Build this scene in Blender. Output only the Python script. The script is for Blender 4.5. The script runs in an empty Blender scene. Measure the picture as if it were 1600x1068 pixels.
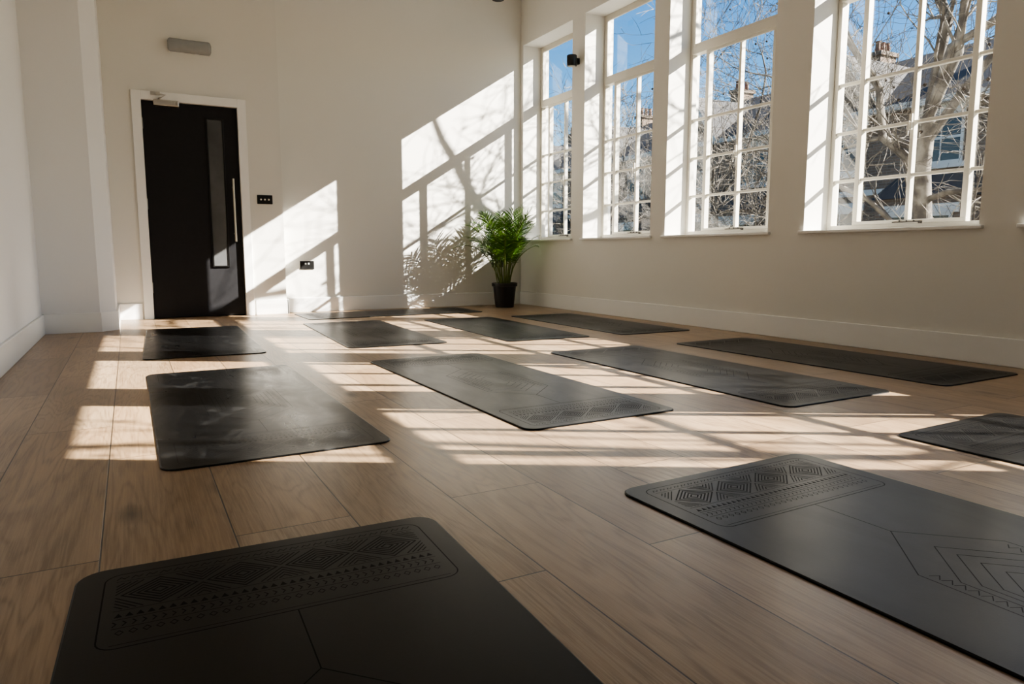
import bpy, math, random, bmesh
from mathutils import Vector, Matrix, Quaternion
SC=bpy.context.scene
COL=SC.collection
pi=math.pi
# ------------------------------------------------------------------ helpers
class MB:
    def __init__(s): s.v=[];s.f=[];s.m=[]
    def quad(s,pts,m=0):
        b=len(s.v); s.v+= [tuple(p) for p in pts]; s.f.append(tuple(range(b,b+len(pts)))); s.m.append(m)
    def box(s,x0,x1,y0,y1,z0,z1,m=0):
        b=len(s.v)
        s.v+=[(x0,y0,z0),(x1,y0,z0),(x1,y1,z0),(x0,y1,z0),(x0,y0,z1),(x1,y0,z1),(x1,y1,z1),(x0,y1,z1)]
        for q in [(0,3,2,1),(4,5,6,7),(0,1,5,4),(1,2,6,5),(2,3,7,6),(3,0,4,7)]:
            s.f.append(tuple(b+i for i in q)); s.m.append(m)
    def prism(s,poly,z0,z1,m=0,mtop=None):
        n=len(poly); b=len(s.v)
        s.v+=[(p[0],p[1],z0) for p in poly]+[(p[0],p[1],z1) for p in poly]
        s.f.append(tuple(b+i for i in reversed(range(n)))); s.m.append(m)
        s.f.append(tuple(b+n+i for i in range(n))); s.m.append(m if mtop is None else mtop)
        for i in range(n):
            j=(i+1)%n; s.f.append((b+i,b+j,b+n+j,b+n+i)); s.m.append(m)
    def lathe(s,prof,c=(0,0,0),n=32,m=0,axis='Z'):
        b=len(s.v)
        for r,z in prof:
            for i in range(n):
                a=2*pi*i/n; p=(r*math.cos(a),r*math.sin(a),z)
                if axis=='Y': p=(p[0],p[2],p[1])
                if axis=='X': p=(p[2],p[0],p[1])
                s.v.append((p[0]+c[0],p[1]+c[1],p[2]+c[2]))
        for k in range(len(prof)-1):
            for i in range(n):
                j=(i+1)%n; s.f.append((b+k*n+i,b+k*n+j,b+(k+1)*n+j,b+(k+1)*n+i)); s.m.append(m)
        s.f.append(tuple(b+i for i in reversed(range(n)))); s.m.append(m)
        e=b+(len(prof)-1)*n; s.f.append(tuple(e+i for i in range(n))); s.m.append(m)
    def tube(s,path,rad,n=6,m=0):
        b=len(s.v); P=[Vector(p) for p in path]; up=Vector((.31,.17,.93))
        for i,p in enumerate(P):
            t=(P[min(i+1,len(P)-1)]-P[max(i-1,0)]).normalized()
            a=t.cross(up)
            if a.length<.1: a=t.cross(Vector((1,0,0)))
            a.normalize(); c=t.cross(a)
            for k in range(n):
                w=2*pi*k/n; q=p+(a*math.cos(w)+c*math.sin(w))*rad[i]; s.v.append(tuple(q))
        for i in range(len(P)-1):
            for k in range(n):
                j=(k+1)%n; s.f.append((b+i*n+k,b+i*n+j,b+(i+1)*n+j,b+(i+1)*n+k)); s.m.append(m)
        s.f.append(tuple(b+k for k in reversed(range(n)))); s.m.append(m)
        e=b+(len(P)-1)*n; s.f.append(tuple(e+k for k in range(n))); s.m.append(m)
    def obj(s,name,mats,parent=None,bevel=0,smooth=False,loc=(0,0,0),rot=0,**props):
        me=bpy.data.meshes.new(name); me.from_pydata(s.v,[],s.f)
        for mm in (mats if isinstance(mats,(list,tuple)) else [mats]): me.materials.append(mm)
        me.polygons.foreach_set('material_index',s.m)
        me.validate(); me.update()
        bm=bmesh.new(); bm.from_mesh(me); bmesh.ops.recalc_face_normals(bm,faces=bm.faces); bm.to_mesh(me); bm.free()
        o=bpy.data.objects.new(name,me); COL.objects.link(o)
        o.location=loc; o.rotation_euler=(0,0,rot)
        if parent: o.parent=parent
        if smooth:
            me.polygons.foreach_set('use_smooth',[True]*len(me.polygons))
            try: me.set_sharp_from_angle(angle=math.radians(40))
            except Exception: pass
        if bevel:
            b=o.modifiers.new('bevel','BEVEL'); b.width=bevel; b.segments=2; b.limit_method='ANGLE'
        for k,v in props.items(): o[k]=v
        return o
def empty(name,loc=(0,0,0),rot=0,**props):
    o=bpy.data.objects.new(name,None); COL.objects.link(o); o.location=loc; o.rotation_euler=(0,0,rot)
    o.empty_display_size=.1
    for k,v in props.items(): o[k]=v
    return o
# ------------------------------------------------------------------ materials
class N:
    def __init__(s,name):
        s.mat=bpy.data.materials.new(name); s.mat.use_nodes=True; s.nt=s.mat.node_tree
        s.b=s.nt.nodes['Principled BSDF']; s.out=s.nt.nodes['Material Output']
    def n(s,t,**k):
        x=s.nt.nodes.new(t)
        for a,v in k.items():
            if a.startswith('i_'):
                key=a[2:].replace('_',' '); x.inputs[key].default_value=v
            else: setattr(x,a,v)
        return x
    def l(s,a,b): s.nt.links.new(a,b)
    def math(s,op,a,b=None,c=None):
        x=s.n('ShaderNodeMath',operation=op)
        for i,q in enumerate((a,b,c)):
            if q is None: continue
            if isinstance(q,(int,float)): x.inputs[i].default_value=q
            else: s.l(q,x.inputs[i])
        return x.outputs[0]
    def mix(s,fac,a,b,blend='MIX'):
        x=s.n('ShaderNodeMix',data_type='RGBA',blend_type=blend)
        for i,q in ((0,fac),(6,a),(7,b)):
            if isinstance(q,(int,float)): x.inputs[i].default_value=q
            elif isinstance(q,tuple): x.inputs[i].default_value=(*q,1) if len(q)==3 else q
            else: s.l(q,x.inputs[i])
        return x.outputs[2]
    def ramp(s,fac,stops):
        x=s.n('ShaderNodeValToRGB'); e=x.color_ramp.elements
        while len(e)<len(stops): e.new(.5)
        for i,(p,c) in enumerate(stops):
            e[i].position=p; e[i].color=(*c,1) if isinstance(c,tuple) else (c,c,c,1)
        s.l(fac,x.inputs[0]); return x.outputs[0]
def simple(name,col,rough=.5,metal=0,var=.06,scale=8,bump=0,bscale=60,spec=None):
    m=N(name); tc=m.n('ShaderNodeTexCoord'); no=m.n('ShaderNodeTexNoise',i_Scale=scale,i_Detail=4.0)
    m.l(tc.outputs['Object'],no.inputs['Vector'])
    c2=tuple(max(0,x*(1-var)) for x in col); c1=tuple(min(1,x*(1+var)) for x in col)
    m.l(m.mix(no.outputs['Fac'],c2,c1),m.b.inputs['Base Color'])
    m.b.inputs['Roughness'].default_value=rough; m.b.inputs['Metallic'].default_value=metal
    if spec is not None: m.b.inputs['Specular IOR Level'].default_value=spec
    if bump:
        n2=m.n('ShaderNodeTexNoise',i_Scale=bscale,i_Detail=3.0); m.l(tc.outputs['Object'],n2.inputs['Vector'])
        bp=m.n('ShaderNodeBump',i_Strength=bump,i_Distance=.002); m.l(n2.outputs['Fac'],bp.inputs['Height']); m.l(bp.outputs[0],m.b.inputs['Normal'])
    return m.mat
M_wall=simple('wall_paint',(.80,.788,.742),.75,var=.015,scale=1.5,bump=.15,bscale=90)
M_wallShade=simple('wall_paint_door_shade',(.765,.754,.708),.75,var=.015,scale=1.5,bump=.15,bscale=90)  # greyer wall paint: shade left of the wall step put into the colour
M_wallL=simple('wall_paint_left',(.81,.81,.802),.75,var=.015,scale=1.5,bump=.15,bscale=90)
M_ceil=simple('ceiling_paint',(.84,.84,.82),.85,var=.01)
M_white=simple('white_gloss_paint',(.88,.88,.86),.38,var=.015,scale=3)
M_frame=simple('cream_window_paint',(.68,.65,.57),.42,var=.05,scale=9,bump=.1)
M_black=simple('black_plastic',(.007,.007,.007),.4,var=.2)
M_door=simple('charcoal_door_laminate',(.011,.011,.013),.5,var=.25,scale=30,spec=.32)
M_steel=simple('brushed_steel',(.62,.60,.56),.32,metal=1,var=.05)
M_brass=simple('satin_nickel',(.66,.60,.50),.34,metal=1,var=.05)
M_iron=simple('dark_iron',(.10,.09,.08),.5,metal=.5)
M_whitep=simple('white_plastic',(.8,.8,.78),.35,var=.01)
M_diff=simple('grey_ribbed_diffuser',(.33,.34,.34),.22,var=.1,scale=20)
M_pot=simple('black_pot_plastic',(.008,.008,.009),.38,var=.2)
M_soil=simple('potting_soil',(.03,.02,.012),.95,var=.5,scale=40,bump=1)
M_slate=simple('roof_slate',(.06,.06,.062),.75,var=.35,scale=12,spec=.15)
M_stone=simple('painted_stone',(.62,.60,.55),.7,var=.08)
M_asph=simple('asphalt',(.09,.09,.09),.9,var=.2)
M_pave=simple('paving',(.25,.24,.22),.85,var=.2)
M_hglass=simple('dark_window_glass',(.02,.022,.026),.12,var=.2,scale=1)
M_pots=simple('terracotta',(.18,.09,.055),.8,var=.2)
def mk_glass(name,fac,tint=(1,1,1)):
    m=N(name); m.nt.nodes.remove(m.b)
    t=m.n('ShaderNodeBsdfTransparent'); t.inputs[0].default_value=(*tint,1)
    g=m.n('ShaderNodeBsdfGlossy'); g.inputs['Roughness'].default_value=.02
    tc=m.n('ShaderNodeTexCoord'); no=m.n('ShaderNodeTexNoise',i_Scale=6.0); m.l(tc.outputs['Object'],no.inputs['Vector'])
    mx=m.n('ShaderNodeMixShader'); m.l(m.math('MULTIPLY_ADD',no.outputs['Fac'],fac*.4,fac*.8),mx.inputs[0]); m.l(t.outputs[0],mx.inputs[1]); m.l(g.outputs[0],mx.inputs[2]); m.l(mx.outputs[0],m.out.inputs[0])
    return m.mat
M_glass=mk_glass('window_glass',.04)
M_vglass=simple('dark_reflective_glass',(.08,.083,.085),.06,var=.8,scale=3,spec=1.0)
def mk_floor():
    m=N('oak_planks'); tc=m.n('ShaderNodeTexCoord'); sp=m.n('ShaderNodeSeparateXYZ'); m.l(tc.outputs['Object'],sp.inputs[0])
    X,Y=sp.outputs[0],sp.outputs[1]
    cb=m.n('ShaderNodeCombineXYZ'); m.l(m.math('ADD',Y,20.46),cb.inputs[0]); m.l(m.math('ADD',X,.09+.265*40),cb.inputs[1])
    br=m.n('ShaderNodeTexBrick',offset=.37,offset_frequency=2)
    br.inputs['Color1'].default_value=(0,0,0,1);br.inputs['Color2'].default_value=(1,1,1,1)
    br.inputs['Scale'].default_value=1;br.inputs['Mortar Size'].default_value=.0020;br.inputs['Mortar Smooth'].default_value=.3
    br.inputs['Brick Width'].default_value=1.30;br.inputs['Row Height'].default_value=.265
    br.inputs['Mortar'].default_value=(.5,.5,.5,1)
    m.l(cb.outputs[0],br.inputs['Vector'])
    tint=m.n('ShaderNodeRGBToBW'); m.l(br.outputs['Color'],tint.inputs[0]); T=tint.outputs[0]
    def gv(sx,sy,k):
        c=m.n('ShaderNodeCombineXYZ'); m.l(m.math('MULTIPLY',X,sx),c.inputs[0]); m.l(m.math('MULTIPLY',Y,sy),c.inputs[1]); m.l(m.math('MULTIPLY',T,k),c.inputs[2]); return c.outputs[0]
    n1=m.n('ShaderNodeTexNoise',i_Scale=1.0,i_Detail=3.0,i_Roughness=.5,i_Distortion=.5); m.l(gv(5.5,.7,37),n1.inputs['Vector'])
    fig=m.math('SINE',m.math('MULTIPLY',n1.outputs['Fac'],110)); fig=m.math('MULTIPLY_ADD',fig,.5,.5); fig=m.math('POWER',fig,2.6)
    n2=m.n('ShaderNodeTexNoise',i_Scale=1.0,i_Detail=7.0,i_Roughness=.75); m.l(gv(210,5,91),n2.inputs['Vector'])
    n3=m.n('ShaderNodeTexNoise',i_Scale=1.0,i_Detail=5.0); m.l(gv(6,1.1,53),n3.inputs['Vector'])
    base=m.ramp(n3.outputs['Fac'],[(.3,(.265,.175,.103)),(.7,(.44,.312,.198))])
    c=m.mix(m.math('MULTIPLY',fig,.46),base,(.165,.102,.058))
    c=m.mix(m.math('MULTIPLY',m.ramp(n2.outputs['Fac'],[(.44,0.0),(.58,1.0)]),.40),c,(.55,.41,.27))
    c=m.mix(.75,c,m.ramp(T,[(0,(.60,.565,.52)),(.35,(.90,.84,.76)),(.7,(.82,.82,.80)),(1,(1.0,1.0,1.0))]),'MULTIPLY')
    vo=m.n('ShaderNodeTexVoronoi',i_Scale=1.0); m.l(gv(5.5,2.2,17),vo.inputs['Vector'])
    sel=m.n('ShaderNodeSeparateColor'); m.l(vo.outputs['Color'],sel.inputs[0])
    dist=m.math('ADD',vo.outputs['Distance'],m.math('MULTIPLY_ADD',n2.outputs['Fac'],.2,-.1))
    k=m.math('MULTIPLY',m.ramp(dist,[(.02,1.0),(.20,0.0)]),m.math('GREATER_THAN',sel.outputs[0],.55))
    c=m.mix(m.math('MULTIPLY',k,.85),c,(.06,.035,.02))
    c=m.mix(br.outputs['Fac'],c,(.04,.027,.017))
    m.l(c,m.b.inputs['Base Color'])
    r=m.math('MULTIPLY_ADD',n2.outputs['Fac'],.26,.20); m.l(r,m.b.inputs['Roughness'])
    m.b.inputs['Specular IOR Level'].default_value=.45
    h=m.math('SUBTRACT',m.math('MULTIPLY',n2.outputs['Fac'],.15),br.outputs['Fac'])
    bp=m.n('ShaderNodeBump',i_Strength=.5,i_Distance=.0015); m.l(h,bp.inputs['Height']); m.l(bp.outputs[0],m.b.inputs['Normal'])
    return m.mat
M_floor=mk_floor()
def mk_mat(name,col,rough,smudge,spec,rv=.3):
    m=N(name); tc=m.n('ShaderNodeTexCoord'); ge=m.n('ShaderNodeNewGeometry')
    no=m.n('ShaderNodeTexNoise',i_Scale=2.4,i_Detail=9.0,i_Roughness=.68,i_Distortion=1.6)
    mp=m.n('ShaderNodeMapping'); mp.inputs['Scale'].default_value=(2.2,.8,1); mp.inputs['Rotation'].default_value=(0,0,.5)
    m.l(ge.outputs['Position'],mp.inputs['Vector']); m.l(mp.outputs[0],no.inputs['Vector'])
    s=m.ramp(no.outputs['Fac'],[(.54,0.0),(.74,1.0)])
    m.l(m.mix(m.math('MULTIPLY',s,smudge),col,(.05,.052,.053)),m.b.inputs['Base Color'])
    m.l(m.math('MULTIPLY_ADD',no.outputs['Fac'],rv,rough-rv/2),m.b.inputs['Roughness'])
    m.b.inputs['Specular IOR Level'].default_value=spec
    n2=m.n('ShaderNodeTexNoise',i_Scale=350.0,i_Detail=2.0); m.l(tc.outputs['Object'],n2.inputs['Vector'])
    bp=m.n('ShaderNodeBump',i_Strength=.08,i_Distance=.0005); m.l(n2.outputs['Fac'],bp.inputs['Height']); m.l(bp.outputs[0],m.b.inputs['Normal'])
    return m.mat
M_mat=mk_mat('charcoal_rubber',(.0030,.0030,.0032),.33,.04,.18,.14)
M_mat2=mk_mat('scuffed_charcoal_rubber',(.003,.003,.0032),.32,.5,.28,.34)
M_patt=mk_mat('engraved_rubber_pattern',(.0013,.0013,.0013),.54,.0,.08,.1)
M_patt2=mk_mat('faint_rubber_pattern',(.0025,.0025,.0026),.38,.3,.2)
def mk_brick():
    m=N('stock_brick'); tc=m.n('ShaderNodeTexCoord'); sp=m.n('ShaderNodeSeparateXYZ'); m.l(tc.outputs['Object'],sp.inputs[0])
    cb=m.n('ShaderNodeCombineXYZ'); m.l(m.math('ADD',sp.outputs[1],sp.outputs[0]),cb.inputs[0]); m.l(sp.outputs[2],cb.inputs[1])
    br=m.n('ShaderNodeTexBrick'); br.inputs['Scale'].default_value=1;br.inputs['Brick Width'].default_value=.225;br.inputs['Row Height'].default_value=.075;br.inputs['Mortar Size'].default_value=.006
    br.inputs['Color1'].default_value=(.24,.165,.115,1);br.inputs['Color2'].default_value=(.12,.09,.068,1);br.inputs['Mortar'].default_value=(.24,.22,.19,1)
    m.l(cb.outputs[0],br.inputs['Vector']); no=m.n('ShaderNodeTexNoise',i_Scale=.8,i_Detail=4.0); m.l(tc.outputs['Object'],no.inputs['Vector'])
    m.l(m.mix(no.outputs['Fac'],br.outputs['Color'],(.7,.65,.6),'MULTIPLY'),m.b.inputs['Base Color']); m.b.inputs['Roughness'].default_value=.9
    return m.mat
M_brick=mk_brick()
def mk_bark():
    m=N('plane_tree_bark'); tc=m.n('ShaderNodeTexCoord'); no=m.n('ShaderNodeTexNoise',i_Scale=6.0,i_Detail=5.0); m.l(tc.outputs['Object'],no.inputs['Vector'])
    m.l(m.ramp(no.outputs['Fac'],[(.38,(.05,.042,.034)),(.52,(.125,.108,.085)),(.68,(.25,.225,.18))]),m.b.inputs['Base Color']); m.b.inputs['Roughness'].default_value=.85
    return m.mat
M_bark=mk_bark()
def mk_leaf():
    m=N('palm_leaf'); tc=m.n('ShaderNodeTexCoord'); no=m.n('ShaderNodeTexNoise',i_Scale=9.0,i_Detail=3.0); m.l(tc.outputs['Object'],no.inputs['Vector'])
    c=m.ramp(no.outputs['Fac'],[(.3,(.016,.058,.010)),(.7,(.075,.155,.020))]); m.l(c,m.b.inputs['Base Color']); m.b.inputs['Roughness'].default_value=.36
    t=m.n('ShaderNodeBsdfTranslucent'); m.l(m.mix(.5,c,(.18,.32,.035)),t.inputs[0])
    mx=m.n('ShaderNodeMixShader',i_Fac=.28); m.l(m.b.outputs[0],mx.inputs[1]); m.l(t.outputs[0],mx.inputs[2]); m.l(mx.outputs[0],m.out.inputs[0])
    return m.mat
M_leaf=mk_leaf()
M_cane=simple('green_cane',(.12,.16,.03),.5,var=.3,scale=15)

# ------------------------------------------------------------------ room
XL,XR,YB,YD,YN,ZC=-.63,4.33,7.78,7.66,-3.6,3.7
ST=dict(kind='structure')
b=MB(); b.box(XL-.2,XR+.36,YN-.2,YB+.2,-.12,0); b.obj('floor',M_floor,**ST)
b=MB(); b.box(XL-.2,XR+.36,YN-.2,YB+.2,ZC,ZC+.15); b.obj('ceiling',M_ceil,**ST)
b=MB(); b.box(XL-.2,XL,YN,YB+.2,0,ZC); b.obj('wall_left',M_wallL,**ST)
b=MB(); b.box(XL-.2,XR+.36,YN-.2,YN,0,ZC); b.obj('wall_near',M_wall,**ST)
b=MB(); b.box(1.44,XR+.36,YB,YB+.2,0,ZC); b.obj('wall_back',M_wall,**ST)
DX0,DX1,DH=.19,1.03,2.06
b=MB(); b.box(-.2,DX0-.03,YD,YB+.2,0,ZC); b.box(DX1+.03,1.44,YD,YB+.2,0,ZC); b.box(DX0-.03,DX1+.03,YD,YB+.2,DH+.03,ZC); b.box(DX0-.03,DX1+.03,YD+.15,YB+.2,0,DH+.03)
b.obj('wall_door_side',M_wallShade,**ST)
def arc(cx,cy,r,a0,a1,n=10): return [(cx+r*math.cos(a0+(a1-a0)*i/n),cy+r*math.sin(a0+(a1-a0)*i/n)) for i in range(n+1)]
R=.11; ax,ay=-.12,6.62
prof=[(XL-.05,ay),(ax-R,ay),(ax,ay+R),(ax,YB+.1)]
b=MB(); b.prism(prof+[(XL-.05,YB+.1)],0,ZC); b.obj('wall_alcove',M_wallL,**ST)
t=.018; BH=.155
o1=[(XL,ay-t),(ax-R+t*.4,ay-t),(ax+t,ay+R-t*.4),(ax+t,YD)]
i1=[(XL,ay),(ax-R,ay),(ax,ay+R),(ax,YD)]
b=MB(); b.prism(o1+i1[::-1],0,BH); b.obj('baseboard_alcove',M_white,**ST)
b=MB(); b.box(XL,XL+t,YN,ay,0,BH); b.obj('baseboard_left',M_white,bevel=.004,**ST)
b=MB(); b.box(XR-t,XR,YN,YB,0,BH+.005); b.obj('baseboard_right',M_white,bevel=.004,**ST)
b=MB(); b.box(1.44,XR,YB-t,YB,0,BH); b.obj('baseboard_back',M_white,bevel=.004,**ST)
b=MB(); b.box(ax+t,DX0-.10,YD-t,YD,0,BH); b.box(DX1+.10,1.44+t,YD-t,YD,0,BH); b.box(1.44,1.44+t,YD-t,YB-t,0,BH); b.obj('baseboard_door_side',M_white,bevel=.004,**ST)
WZ0,WZ1=.785,3.11
wins=[(6.64,7.72),(5.28,6.40),(3.88,5.07),(2.34,3.55),(.90,2.10),(-.40,.68)]
b=MB(); XO=XR+.36
b.box(XR,XO,YN,YB+.2,0,WZ0); b.box(XR,XO,YN,YB+.2,WZ1,ZC)
edges=[YB+.2]
for a,c in wins: edges+= [c,a]
edges.append(YN)
for i in range(0,len(edges),2): b.box(XR,XO,edges[i+1],edges[i],WZ0,WZ1)
b.obj('wall_right',M_wall,**ST)
FX0,FX1=XR+.245,XR+.30
def window(i,y0,y1):
    b=MB(); W=y1-y0; F=.036
    z0,z1=WZ0+.012,WZ1
    b.box(FX0,FX1,y0,y0+F,z0,z1); b.box(FX0,FX1,y1-F,y1,z0,z1)
    b.box(FX0,FX1,y0+F,y1-F,z0,z0+F); b.box(FX0,FX1,y0+F,y1-F,z1-F,z1)
    zt=2.40; b.box(FX0-.012,FX1+.01,y0+F,y1-F,zt,zt+.06)
    yc=(y0+y1)/2; nb=W*.31
    g=.0105
    for y,w in ((yc,.0125),(yc+nb,.015),(yc-nb,.015)):
        b.box(FX0+.008,FX1-.004,y-w,y+w,z0+F,zt)
    for z in (1.15,1.49,1.83): b.box(FX0+.012,FX1-.008,y0+F,y1-F,z-g,z+g)
    b.box(FX0-.004,FX0+.012,yc-nb-.018,yc+nb+.018,z0+F,z0+F+.024); b.box(FX0-.004,FX0+.012,yc-nb-.018,yc+nb+.018,zt-.024,zt)
    for y in (yc-nb,yc+nb): b.box(FX0-.004,FX0+.012,y-.018,y+.018,z0+F+.024,zt-.024)
    b.box(FX0-.006,FX0+.014,y0+F,y0+F+.028,zt+.06,z1-F); b.box(FX0-.006,FX0+.014,y1-F-.028,y1-F,zt+.06,z1-F)
    b.box(FX0-.006,FX0+.014,y0+F+.028,y1-F-.028,z1-F-.028,z1-F); b.box(FX0-.006,FX0+.014,y0+F+.028,y1-F-.028,zt+.06,zt+.088)
    w=b.obj('window_%d'%i,M_frame,bevel=.003,**ST)
    b=MB(); b.box(FX0+.028,FX0+.032,y0+F,y1-F,z0+F,z1-F); b.obj('glass',M_glass,parent=w,**ST)
    b=MB()
    b.box(XR-.028,XR,y0-.03,y1+.03,WZ0-.010,WZ0+.011); b.box(XR,FX1,y0,y1,WZ0,WZ0+.011); b.obj('window_sill',M_white,parent=w,bevel=.004,**ST)
    b=MB(); zz=z0+F+.004; b.box(FX0-.018,FX0-.010,yc-.11,yc+.08,zz,zz+.007); b.box(FX0-.018,FX0-.004,yc-.12,yc-.10,zz-.008,zz+.008)
    for k in range(3): b.lathe([(.005,0),(.006,.007),(.003,.010)],(FX0-.014,yc-.07+k*.05,zz+.007),8)
    b.obj('window_stay',M_iron,parent=w,bevel=.001,**ST)
    b=MB(); b.box(FX0-.014,FX0-.004,yc-.010,yc+.010,1.44,1.54); b.tube([(FX0-.014,yc,1.49),(FX0-.03,yc,1.49),(FX0-.035,yc,1.46),(FX0-.035,yc,1.40)],[.005,.006,.005,.004],8); b.obj('window_handle',M_frame,parent=w,**ST)
for i,(a,c) in enumerate(wins): window(i+1,a,c)

# ------------------------------------------------------------------ door
b=MB(); b.box(DX0,DX1,YD+.02,YD+.064,.006,DH)
door=b.obj('door_1',M_door,bevel=.002,label='charcoal black flush door with narrow vision panel',**ST)
b=MB(); a=.085; y0,y1=YD-.022,YD
b.box(DX0-a,DX0-.004,y0,y1,0,DH+a); b.box(DX1+.004,DX1+a,y0,y1,0,DH+a); b.box(DX0-.004,DX1+.004,y0,y1,DH+.004,DH+a)
b.box(DX0-.03,DX0-.004,y1,YD+.12,0,DH+.004); b.box(DX1+.004,DX1+.03,y1,YD+.12,0,DH+.004); b.box(DX0-.03,DX1+.03,y1,YD+.12,DH+.004,DH+.03)
b.obj('trim_1',M_white,bevel=.003,**ST)
gx0,gx1,gz0,gz1=.755,.885,.51,1.93
b=MB(); b.box(gx0,gx1,YD+.012,YD+.02,gz0,gz1); b.obj('vision_panel',M_vglass,parent=door,label='dark glass vision panel',**ST)
b=MB(); q=.016
b.box(gx0-q,gx0,YD+.004,YD+.022,gz0-q,gz1+q); b.box(gx1,gx1+q,YD+.004,YD+.022,gz0-q,gz1+q); b.box(gx0,gx1,YD+.004,YD+.022,gz0-q,gz0); b.box(gx0,gx1,YD+.004,YD+.022,gz1,gz1+q)
M_bead=simple('dark_grey_bead',(.003,.003,.003),.35)
b.obj('panel_bead',M_bead,parent=door,bevel=.002,**ST)
b=MB(); hx=.962; b.tube([(hx,YD-.045,.75),(hx,YD-.045,1.37)],[.0105,.0105],16)
for z in (.83,1.29): b.tube([(hx,YD-.045,z),(hx,YD+.02,z)],[.008,.008],12)
b.obj('pull_handle',M_brass,parent=door,smooth=True,label='long vertical satin metal pull handle',**ST)
b=MB(); b.box(DX0+.10,DX0+.32,YD-.045,YD+.02,DH-.045,DH+.012); ob=b.obj('door_closer',M_steel,parent=door,bevel=.008,label='silver overhead door closer',**ST)
b=MB(); b.tube([(DX0+.15,YD-.03,DH+.02),(DX0+.20,YD-.16,DH+.03),(DX0+.12,YD-.03,DH+.065)],[.009,.009,.009],8); b.box(DX0+.08,DX0+.16,YD-.04,YD-.022,DH+.05,DH+.08); b.obj('closer_arm',M_steel,parent=door,**ST)
for z in (.25,1.05,1.8):
    b=MB(); b.tube([(DX0-.003,YD+.008,z),(DX0-.003,YD+.008,z+.1)],[.007,.007],10); b.obj('hinge',M_steel,parent=door,**ST)
# ------------------------------------------------------------------ wall fittings
e=empty('emergency_light',(.63,YD,2.585),label='grey ribbed emergency bulkhead light above the black door',category='light')
b=MB(); b.box(-.185,.185,-.022,.002,-.060,.060); b.obj('housing',M_whitep,parent=e,bevel=.004)
b=MB()
ns=12; rows=[]
for xx,sc in ((-.19,.55),(-.182,.88),(-.168,1.0),(-.12,1.0)) : rows.append((xx,sc))
rows+= [(-.12+.03*k+(.0),1.0 if k%2 else .965) for k in range(1,8)]
rows+= [(.12,1.0),(.168,1.0),(.182,.88),(.19,.55)]
base=len(b.v)
for xx,sc in rows:
    for j in range(ns+1):
        a_=pi*j/ns; b.v.append((xx,-.022-.058*math.sin(a_)*sc,.062*math.cos(a_)*sc))
for r_ in range(len(rows)-1):
    for j in range(ns):
        p=base+r_*(ns+1)+j; b.f.append((p,p+1,p+ns+2,p+ns+1)); b.m.append(0)
b.f.append(tuple(base+j for j in range(ns+1))); b.m.append(0)
e2=base+(len(rows)-1)*(ns+1); b.f.append(tuple(e2+j for j in range(ns+1))); b.m.append(0)
b.obj('diffuser',M_diff,parent=e,smooth=True)
e=empty('light_switch',(1.262,YD,1.178),label='black triple light switch plate with small silver toggles',category='switch')
b=MB(); b.box(-.075,.075,-.009,0,-.045,.045); b.obj('plate',M_black,parent=e,bevel=.003)
for k in range(3):
    b=MB(); b.lathe([(.009,0),(.009,-.004),(.005,-.006),(.004,-.018)],((k-1)*.038,-.009,0),12,axis='Y'); b.obj('toggle',M_steel,parent=e)
def socket(x):
    e=empty('power_socket',(x,YB,.505),label='black double power socket low on the white wall',category='socket')
    b=MB(); b.box(-.075,.075,-.009,0,-.044,.044)
    b.obj('plate',M_black,parent=e,bevel=.003)
    for s in (-1,1):
        b=MB(); b.box(s*.016-.008,s*.016+.008,-.013,-.009,.008,.026); b.obj('rocker',M_whitep,parent=e,bevel=.001)
socket(1.69); socket(4.0)
e=empty('wall_spotlight',(XR,6.52,2.65),label='small black cylindrical wall spotlight on the window pier',category='light')
b=MB(); b.lathe([(.05,-.055),(.054,-.05),(.054,.05),(.05,.055)],(-.085,0,0),28); b.obj('lamp_body',M_black,parent=e,smooth=True)
b=MB(); b.box(-.04,0,-.022,.022,-.03,.03); b.obj('bracket',M_black,parent=e,bevel=.002)
b=MB(); b.lathe([(.040,-.0585),(.040,-.055)],(-.085,0,0),20); b.obj('lens',M_steel,parent=e)
e=empty('ceiling_spotlight',(3.72,7.2,ZC),label='black ceiling mounted spotlight',category='light')
b=MB(); b.lathe([(.012,0),(.012,-.12)],n=12); b.obj('stem',M_black,parent=e)
b=MB(); b.lathe([(.065,-.322),(.07,-.315),(.07,-.13),(.05,-.12)],n=24); b.obj('lamp_body',M_black,parent=e,smooth=True)

# ------------------------------------------------------------------ yoga mats
MW,ML=.71,1.87
def ribbon(b,pts,w,closed=False,z=.0054,m=1):
    w=w*.78
    n=len(pts); P=[Vector(p) for p in pts]
    segs=range(n if closed else n-1)
    for i in segs:
        p,q=P[i],P[(i+1)%n]; d=(q-p)
        if d.length<1e-6: continue
        d.normalize(); s=Vector((-d.y,d.x))*w/2; e=d*w/2
        b.quad([(p.x-e.x+s.x,p.y-e.y+s.y,z),(p.x-e.x-s.x,p.y-e.y-s.y,z),(q.x+e.x-s.x,q.y+e.y-s.y,z),(q.x+e.x+s.x,q.y+e.y+s.y,z)],m)
def rrect(x0,x1,y0,y1,r,n=6):
    return arc(x1-r,y0+r,r,-pi/2,0,n)+arc(x1-r,y1-r,r,0,pi/2,n)+arc(x0+r,y1-r,r,pi/2,pi,n)+arc(x0+r,y0+r,r,pi,1.5*pi,n)
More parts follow.
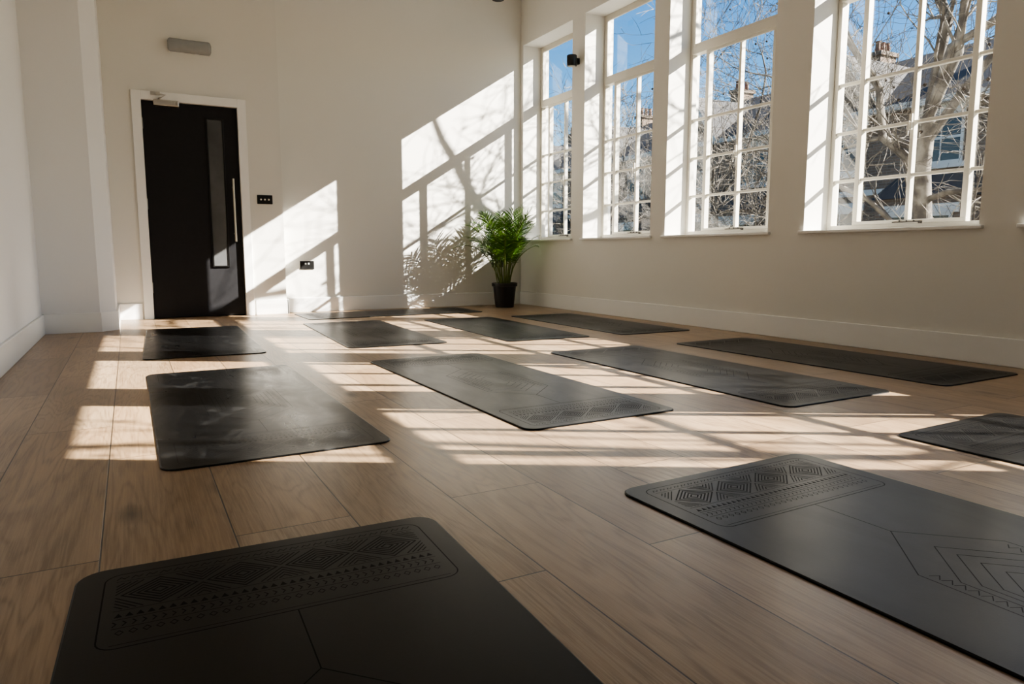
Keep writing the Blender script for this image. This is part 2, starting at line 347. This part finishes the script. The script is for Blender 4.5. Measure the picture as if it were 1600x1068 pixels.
def mat_mesh():
    b=MB(); x,y=MW/2,ML/2
    lo=rrect(-x,x,-y,y,.05,8)
    k=.0035; hi=rrect(-x+k,x-k,-y+k,y-k,.05-k,8); n=len(lo)
    b.v+=[(p[0],p[1],0) for p in lo]+[(p[0],p[1],.003) for p in lo]+[(p[0],p[1],.0052) for p in hi]
    b.f.append(tuple(reversed(range(n)))); b.f.append(tuple(range(2*n,3*n))); b.m+=[0,0]
    for q in (0,1):
        for i in range(n):
            j=(i+1)%n; b.f.append((q*n+i,q*n+j,(q+1)*n+j,(q+1)*n+i)); b.m.append(0)
    for s in (1,-1):
        def T(pts): return [(px*s,py*s) for px,py in pts]
        L=lambda pts,w=.003,c=False: ribbon(b,T(pts),w,c)
        ya,yb=.60,.895
        L(rrect(-.305,.305,ya,yb,.03),.0034,True)
        L([(-.285,ya+.012),(.285,ya+.012)],.002)
        for k in range(24):
            cx=-.276+k*.024; cy=yb-.020
            L([(cx-.009,cy-.005),(cx-.003,cy+.005),(cx+.003,cy-.003),(cx+.010,cy+.005)],.0025)
        L([(-.285,yb-.034),(.285,yb-.034)],.002)
        cy=yb-.098
        for k in range(4):
            cx=(k-1.5)*.142
            for r in (1.0,.80,.60,.40,.20): L([(cx-.062*r,cy),(cx,cy-.055*r),(cx+.062*r,cy),(cx,cy+.055*r)],.0046,True)
        for k in range(5):
            cx=(k-2)*.142
            for r in (.012,.024,.036,.048):
                for sg in (1,-1):
                    if abs(cx)>.2:
                        inn=-1 if cx>0 else 1
                        L([(cx+inn*r*.9,cy+sg*.055),(cx,cy+sg*(.055-r))],.0036)
                    else: L([(cx-r*.9,cy+sg*.055),(cx,cy+sg*(.055-r)),(cx+r*.9,cy+sg*.055)],.0036)
        L([(-.285,cy-.062),(.285,cy-.062)],.002)
        for k in range(34):
            cx=-.277+k*.0168; y0=cy-.070
            for (p) in ([(cx-.0064,y0-.018),(cx+.0064,y0-.018),(cx,y0-.003)],):
                b.quad([(px*s,py*s,.0054) for px,py in p],1)
        L([(-.285,cy-.096),(.285,cy-.096)],.002)
        for k in range(38):
            cx=-.279+k*.0150; y0=cy-.112
            L([(cx-.005,y0-.008),(cx,y0),(cx-.005,y0+.008)],.0030)
        L([(-.285,cy-.128),(.285,cy-.128)],.002)
        for k in range(28):
            cx=-.273+k*.0202; y0=cy-.145
            L([(cx-.006,y0),(cx,y0+.008),(cx+.006,y0),(cx,y0-.008)],.0022,True)
        L([(0,ya),(0,.40),(.16,.24),(.16,0)],.003); L([(0,.40),(-.16,.24),(-.16,0)],.003)
        for r in (.9,.76,.62,.48,.34): L([(-.135*r,.0),(-.135*r,.20*r),(0,.335*r),(.135*r,.20*r),(.135*r,0)],.0028)
        for k in range(9):
            yy=.015+k*.024
            L([(.145,yy),(.128,yy+.010),(.145,yy+.02)],.0025); L([(-.145,yy),(-.128,yy+.010),(-.145,yy+.02)],.0025)
    return b
proto=mat_mesh().obj('yoga_mat',[M_mat,M_patt])
scuff=proto.data.copy(); scuff.materials[0]=M_mat2; scuff.materials[1]=M_patt2
MATS=[(.208,.625,-2,'dark charcoal yoga mat with engraved geometric border'),
(1.505,.545,1.5,'black rubber yoga mat with engraved diamond pattern'),
(2.70,.56,1.5,'black patterned yoga mat lying partly in sunlight'),
(.40,3.17,0,'black yoga mat with chalky scuffs in sun'),
(1.57,3.08,.5,'black patterned yoga mat in the middle of the floor'),
(2.70,2.90,.8,'black yoga mat with engraved pattern crossed by sunlight'),
(3.73,2.87,1.6,'dark yoga mat laid beside the window wall'),
(.42,5.62,-1.8,'glossy black yoga mat in front of the door'),
(1.66,5.54,-2.6,'dark yoga mat near the back wall in sunlight'),
(2.76,5.36,-2.0,'black yoga mat in striped sunlight near the palm'),
(3.71,5.32,.1,'dark yoga mat beside the window wall near the palm'),
(2.42,7.2,90.6,'dark yoga mat laid crosswise along the back wall')]
for i,(x,y,an,lab) in enumerate(MATS):
    o=proto if i==0 else proto.copy()
    if i: COL.objects.link(o)
    if i in (3,7): o.data=scuff
    o.scale=((1.035,1,1) if i==0 else (1.03,1,1) if i==1 else (1,1,1))
    o.location=(x,y,0.0005); o.rotation_euler=(0,0,math.radians(an)); o['label']=lab; o['category']='yoga mat'; o['group']='yoga mats on the floor'

# ------------------------------------------------------------------ palm
random.seed(11)
PX,PY=3.89,7.38
pl=empty('potted_palm',(PX,PY,0),label='green areca palm in a black plastic pot in the corner',category='potted plant')
b=MB(); b.lathe([(.105,0),(.11,.004),(.135,.245),(.15,.247),(.152,.285),(.143,.288),(.138,.25),(.13,.24)],n=40); b.obj('pot',M_pot,parent=pl,smooth=True)
b=MB(); b.lathe([(.128,.225),(.128,.248)],n=30); b.obj('soil',M_soil,parent=pl)
def frond(az,tilt,bend,L,base):
    b=MB(); Np=14; p=Vector(base); pts=[p.copy()]; tans=[]
    h=Vector((math.cos(az),math.sin(az),0))
    for i in range(Np):
        s=(i+.5)/Np; a=tilt+bend*s**2.0; d=h*math.sin(a)+Vector((0,0,1))*math.cos(a); p=p+d*(L/Np); pts.append(p.copy()); tans.append(d)
    tans.append(tans[-1])
    b.tube(pts,[.0065*(1-.8*i/Np)+.001 for i in range(Np+1)],5,0)
    NL=19
    for k in range(NL):
        s=.40+.58*k/(NL-1); f=s*Np; i=min(int(f),Np-1); q=pts[i].lerp(pts[i+1],f-i); t=tans[i]
        u=(s-.40)/.58; ll=.235*(math.sin(pi*(.22+.66*u))**.8)*random.uniform(.85,1.12)*min(1,L)
        side0=t.cross(Vector((0,0,1)))
        if side0.length<.05: side0=Vector((-h.y,h.x,0))
        side0.normalize(); nrm=side0.cross(t).normalized()
        for sg in (1,-1):
            ang=math.radians(54-28*u+random.uniform(-7,7))
            d=(t*math.cos(ang)+side0*sg*math.sin(ang)+nrm*.3).normalized()
            w=d.cross(nrm).normalized(); pp=q.copy(); wid=[.002,.0062,.0054,.0006]
            row=[]
            for j in range(4):
                row.append((pp-w*wid[j],pp+w*wid[j])); d=(d+Vector((0,0,-.22))).normalized(); pp=pp+d*ll/3
            for j in range(3): b.quad([row[j][0],row[j][1],row[j+1][1],row[j+1][0]],1)
    lx,ly=XR-.10-PX,YB-.03-PY
    nv=[]
    for (x,y,z) in b.v:
        if x>lx*.6: x=lx*.6+(lx*.4)*(1-math.exp(-(x-lx*.6)/(lx*.4)))
        if y>ly*.8: y=ly*.8+(ly*.2)*(1-math.exp(-(y-ly*.8)/(ly*.2)))
        nv.append((x,y,z))
    b.v=nv
    return b
for k in range(31):
    az=k*2.39996+random.uniform(-.3,.3); inner=k/31
    tilt=.04+.27*inner*random.uniform(.6,1.3); bend=.5+1.15*inner*random.uniform(.8,1.2); L=.99-.22*inner+random.uniform(-.12,.05)
    ra=.02+.06*random.random()
    frond(az,tilt,bend,L,(math.cos(az)*ra,math.sin(az)*ra,.24)).obj('palm_frond',[M_cane,M_leaf],parent=pl)

# ------------------------------------------------------------------ outside
G=-3.5
b=MB(); b.box(XR+.4,60,-30,90,G-.2,G); b.obj('street',M_asph,kind='structure',label='asphalt street outside')
b=MB(); b.box(14,16.0,-30,90,G,G+.12); b.obj('pavement',M_pave,kind='structure',label='paved footway')
def house_parts():
    out=[]; b=MB(); b.box(0,8,0,6,0,8.1); b.box(-.75,0,.6,2.9,0,5.5); out.append(('house_walls',b,[M_brick]))
    b=MB(); b.quad([(-.3,0,7.95),(-.3,6,7.95),(4,6,10.2),(4,0,10.2)]); b.quad([(8.3,0,7.95),(8.3,6,7.95),(4,6,10.2),(4,0,10.2)]); b.quad([(-.3,0,7.95),(4,0,10.2),(8.3,0,7.95)]); b.quad([(-.3,6,7.95),(4,6,10.2),(8.3,6,7.95)])
    b.quad([(-.85,.5,5.5),(-.85,3.0,5.5),(0,2.7,6.2),(0,.8,6.2)]); b.quad([(-.85,.5,5.5),(0,.8,6.2),(0,.5,5.5)]); b.quad([(-.85,3,5.5),(0,2.7,6.2),(0,3,5.5)])
    b.quad([(-.35,3.2,7.9),(-.35,4.5,9.6),(3,4.5,9.6),(3,3.2,7.9)]); b.quad([(-.35,5.8,7.9),(-.35,4.5,9.6),(3,4.5,9.6),(3,5.8,7.9)])
    out.append(('house_roof',b,[M_slate]))
    b=MB(); b.quad([(-.05,3.3,7.9),(-.05,5.7,7.9),(-.05,4.5,9.45)]); out.append(('gable',b,[M_brick]))
    b=MB()
    for s in (-1,1):
        y=4.5+s*1.35; b.quad([(-.36,y,7.75),(-.36,y,7.95),(-.36,4.5,9.72),(-.36,4.5,9.5)])
    b.box(-.32,-.1,0,6,7.8,7.95); b.box(-.08,0,0,6,5.7,5.85); b.box(-.06,0,0,.25,0,7.9)
    out.append(('white_trim',b,[M_stone]))
    b=MB(); b.box(3.7,4.5,.1,.55,8.5,10.6); b.box(3.64,4.56,.04,.61,10.47,10.6); out.append(('chimney',b,[M_brick]))
    b=MB()
    for k in range(3): b.lathe([(.09,10.6),(.07,10.9),(.09,10.95)],(3.85+k*.25,.33,0),10)
    out.append(('chimney_pots',b,[M_pots]))
    def win(x,y0,y1,z0,z1):
        b=MB(); b.box(x-.06,x,y0-.15,y1+.15,z1,z1+.22); b.box(x-.10,x,y0-.12,y1+.12,z0-.12,z0)
        f=.07
        b.box(x-.04,x,y0,y0+f,z0,z1); b.box(x-.04,x,y1-f,y1,z0,z1); b.box(x-.04,x,y0+f,y1-f,z0,z0+f); b.box(x-.04,x,y0+f,y1-f,z1-f,z1)
        b.box(x-.04,x,y0+f,y1-f,(z0+z1)/2-.03,(z0+z1)/2+.03); b.box(x-.03,x,(y0+y1)/2-.015,(y0+y1)/2+.015,z0+f,z1-f)
        b.quad([(x-.012,y0+f,z0+f),(x-.012,y1-f,z0+f),(x-.012,y1-f,z1-f),(x-.012,y0+f,z1-f)],1)
        return ('sash_window',b,[M_stone,M_hglass])
    out.append(win(-.75,.9,2.6,.8,2.5)); out.append(win(-.75,.9,2.6,3.6,5.1))
    out.append(win(0,3.9,5.1,3.7,5.3)); out.append(win(0,1.2,2.3,6.35,7.6)); out.append(win(0,3.9,5.1,6.35,7.6))
    b=MB(); b.box(-.05,0,3.9,5.0,.2,2.4,1); b.box(-.12,0,3.7,3.9,0,2.6); b.box(-.12,0,5.0,5.2,0,2.6); b.box(-.5,0,3.6,5.3,2.6,2.85); out.append(('front_door',b,[M_stone,M_door]))
    return out
HX=18
e0=empty('terraced_house',(HX,3,G)); kids=[]
for n,b,ms in house_parts(): kids.append(b.obj(n,ms,parent=e0))
hs=[e0]
for k in range(1,7):
    e=e0.copy(); COL.objects.link(e); e.location=(HX,3+6.03*k,G); hs.append(e)
    for c in kids:
        d=c.copy(); COL.objects.link(d); d.parent=e
for e in hs:
    e['label']='brown brick terraced house with slate roof and white windows'; e['category']='house'; e['group']='terraced houses across the street'

def grow(b,p,d,L,r,depth,tips,rm=.0045):
    n=4 if depth>1 else 3; pts=[p.copy()]; rad=[r]
    dd=d.copy()
    for i in range(n):
        dd=(dd+Vector((random.gauss(0,.17),random.gauss(0,.17),random.gauss(.03,.15)))).normalized()
        p=p+dd*L/n; pts.append(p.copy()); rad.append(r*(1-.5*(i+1)/n))
    b.tube(pts,rad,max(4,3+depth) if depth>0 else 3,0)
    if depth==0: tips.append(pts[-1]); return
    nc=4 if depth>1 else 3
    for c in range(nc):
        idx=n if c==0 else random.randint(1,n); q=pts[idx]; ax=dd.cross(Vector((random.gauss(0,1),random.gauss(0,1),random.gauss(0,1)))).normalized()
        a=random.uniform(.15,.35) if c==0 else random.uniform(.5,1.15)
        nd=Quaternion(ax,a)@dd
        grow(b,q,nd,L*random.uniform(.64,.86),max(rad[idx]*(.8 if c==0 else .52),rm),depth-1,tips,rm)
def tree(base,trunk,limbs,r,seed,label,depth=4,side=.95,rm=.0045):
    random.seed(seed); e=empty('plane_tree',(base[0],base[1],G),label=label,category='tree'); b=MB(); tips=[]
    bx=Vector((base[0],base[1],G))
    T=[Vector(t)-bx for t in trunk]; b.tube(T,[r*(1.25-.4*i/(len(T)-1)) for i in range(len(T))],14)
    for (st,en,rr) in limbs:
        s=Vector(st)-bx; q=Vector(en)-bx; L=(q-s).length
        k1=s.lerp(q,.25)+Vector((random.gauss(0,.05),random.gauss(0,.05),random.gauss(0,.05)))*L; mid=s.lerp(q,.5)+Vector((random.gauss(0,.06),random.gauss(0,.06),random.gauss(0,.06)))*L
        k3=s.lerp(q,.77)+Vector((random.gauss(0,.04),random.gauss(0,.05),random.gauss(0,.05)))*L
        b.tube([s,k1,mid,k3,q],[rr*1.05,rr*.9,rr*.8,rr*.7,rr*.6],9)
        d=(q-s).normalized()
        grow(b,q,d,min(L,2.6)*.6,rr*.6,depth,tips,rm)
        for m in (mid,k3,k1,k1,mid):
            ax=d.cross(Vector((random.gauss(0,1),random.gauss(0,1),random.gauss(0,1)))).normalized()
            grow(b,m,Quaternion(ax,random.uniform(.6,1.3))@d,side,rr*.38,depth-1,tips,rm)
    b.obj('trunk_and_branches',M_bark,parent=e,smooth=True)
    b=MB(); random.shuffle(tips)
    for t in tips[:130]:
        b.tube([t,t+Vector((0,0,-.12))],[.002,.002],3); b.lathe([(.004,-.022),(.016,-.014),(.022,0),(.016,.014),(.004,.022)],tuple(t+Vector((0,0,-.13))),8)
    b.obj('seed_balls',M_soil,parent=e,kind='stuff')
tree((9,5.4),[(9,5.4,G),(9.02,5.42,-1.5),(8.98,5.5,.5),(9.0,5.62,1.7),(9.02,5.6,2.3)],
 [((9.0,5.62,1.7),(8.5,6.9,4.0),.06),((9.02,5.6,2.2),(9.3,5.75,4.6),.07),((9.0,5.6,2.0),(9.5,4.6,3.8),.06),((8.98,5.5,.9),(8.4,6.9,1.9),.04),((9,5.55,1.3),(9.4,4.2,1.7),.04),((9.0,5.6,1.5),(9.6,6.6,2.6),.035),((8.98,5.5,.5),(9.0,4.6,1.0),.028),
  ((9.0,5.6,1.9),(8.8,7.4,3.0),.03),
  ((9.02,5.6,2.3),(9.1,3.2,5.0),.06),((9.02,5.6,2.3),(8.9,4.5,5.2),.055)],.115,3,'bare plane tree with mottled bark outside the window',depth=4)
tree((11.5,11.6),[(11.5,11.6,G),(11.5,11.6,-1),(11.45,11.7,1.2)],
 [((11.45,11.7,1.2),(11.3,10.6,3.2),.045),((11.45,11.7,1.2),(11.7,12.2,3.4),.045),((11.5,11.6,.2),(11.0,12.8,1.8),.035),((11.5,11.6,-.4),(11.4,10.1,1.3),.035),((11.5,11.6,.6),(11.9,10.0,1.9),.03),((11.5,11.6,.0),(11.2,13.2,1.2),.03)],.08,8,'slender bare street tree with fine branches',depth=4,side=1.1,rm=.005)
tree((13.2,18),[(13.2,18,G),(13.2,18,-1),(13.2,18,1)],
 [((13.2,18,1),(13,17.2,3),.05),((13.2,18,1),(13.4,19,3.2),.05),((13.2,18,0),(13,19.4,1.8),.04),((13.2,18,0),(13.2,16.6,1.6),.04),((13.2,18,.6),(12.8,17.2,2.4),.035)],.085,12,'slender bare street tree further along the street',depth=4,side=1.1,rm=.006)
tree((9.5,-2.6),[(9.5,-2.6,G),(9.5,-2.6,0),(9.5,-2.6,2.6)],
 [((9.5,-2.6,2.2),(9.3,-1.0,4.6),.05),((9.5,-2.6,2.6),(9.5,-3.0,5.6),.05),((9.5,-2.6,2.2),(9.3,-4.2,4.4),.045)],.13,21,'unseen bare plane tree added to cast branch shadows indoors',depth=3,rm=.008)  # out of view, added so its branches shadow the sunlit floor

# ------------------------------------------------------------------ light
sd=bpy.data.lights.new('sun','SUN'); sd.energy=20; sd.angle=math.radians(.28); sd.color=(1,.94,.84)
so=bpy.data.objects.new('sun',sd); COL.objects.link(so); so.rotation_euler=Vector((-1,.6,-.637)).to_track_quat('-Z','Y').to_euler(); so.location=(15,-5,12)
w=bpy.data.worlds.new('world'); SC.world=w; w.use_nodes=True; nt=w.node_tree
sk=nt.nodes.new('ShaderNodeTexSky'); sk.sky_type='NISHITA'; sk.sun_disc=False; sk.sun_elevation=math.radians(29.5); sk.sun_rotation=math.radians(121); sk.dust_density=.2; sk.ozone_density=3
hs_=nt.nodes.new('ShaderNodeHueSaturation'); hs_.inputs['Saturation'].default_value=1.35
nt.links.new(sk.outputs[0],hs_.inputs['Color']); nt.links.new(hs_.outputs[0],nt.nodes['Background'].inputs[0]); nt.nodes['Background'].inputs[1].default_value=.12
SC.view_settings.view_transform='AgX'; SC.view_settings.look='AgX - Medium High Contrast'; SC.view_settings.exposure=1.05
# ------------------------------------------------------------------ camera
th=math.atan(139/1100.); ps=math.radians(28.4)
cd=bpy.data.cameras.new('camera'); cd.sensor_width=36; cd.lens=36*1100/1600; cd.clip_start=.02; cd.clip_end=300
co=bpy.data.objects.new('camera',cd); COL.objects.link(co); co.location=(0,0,.636); co.rotation_euler=(pi/2-th,0,-ps); SC.camera=co
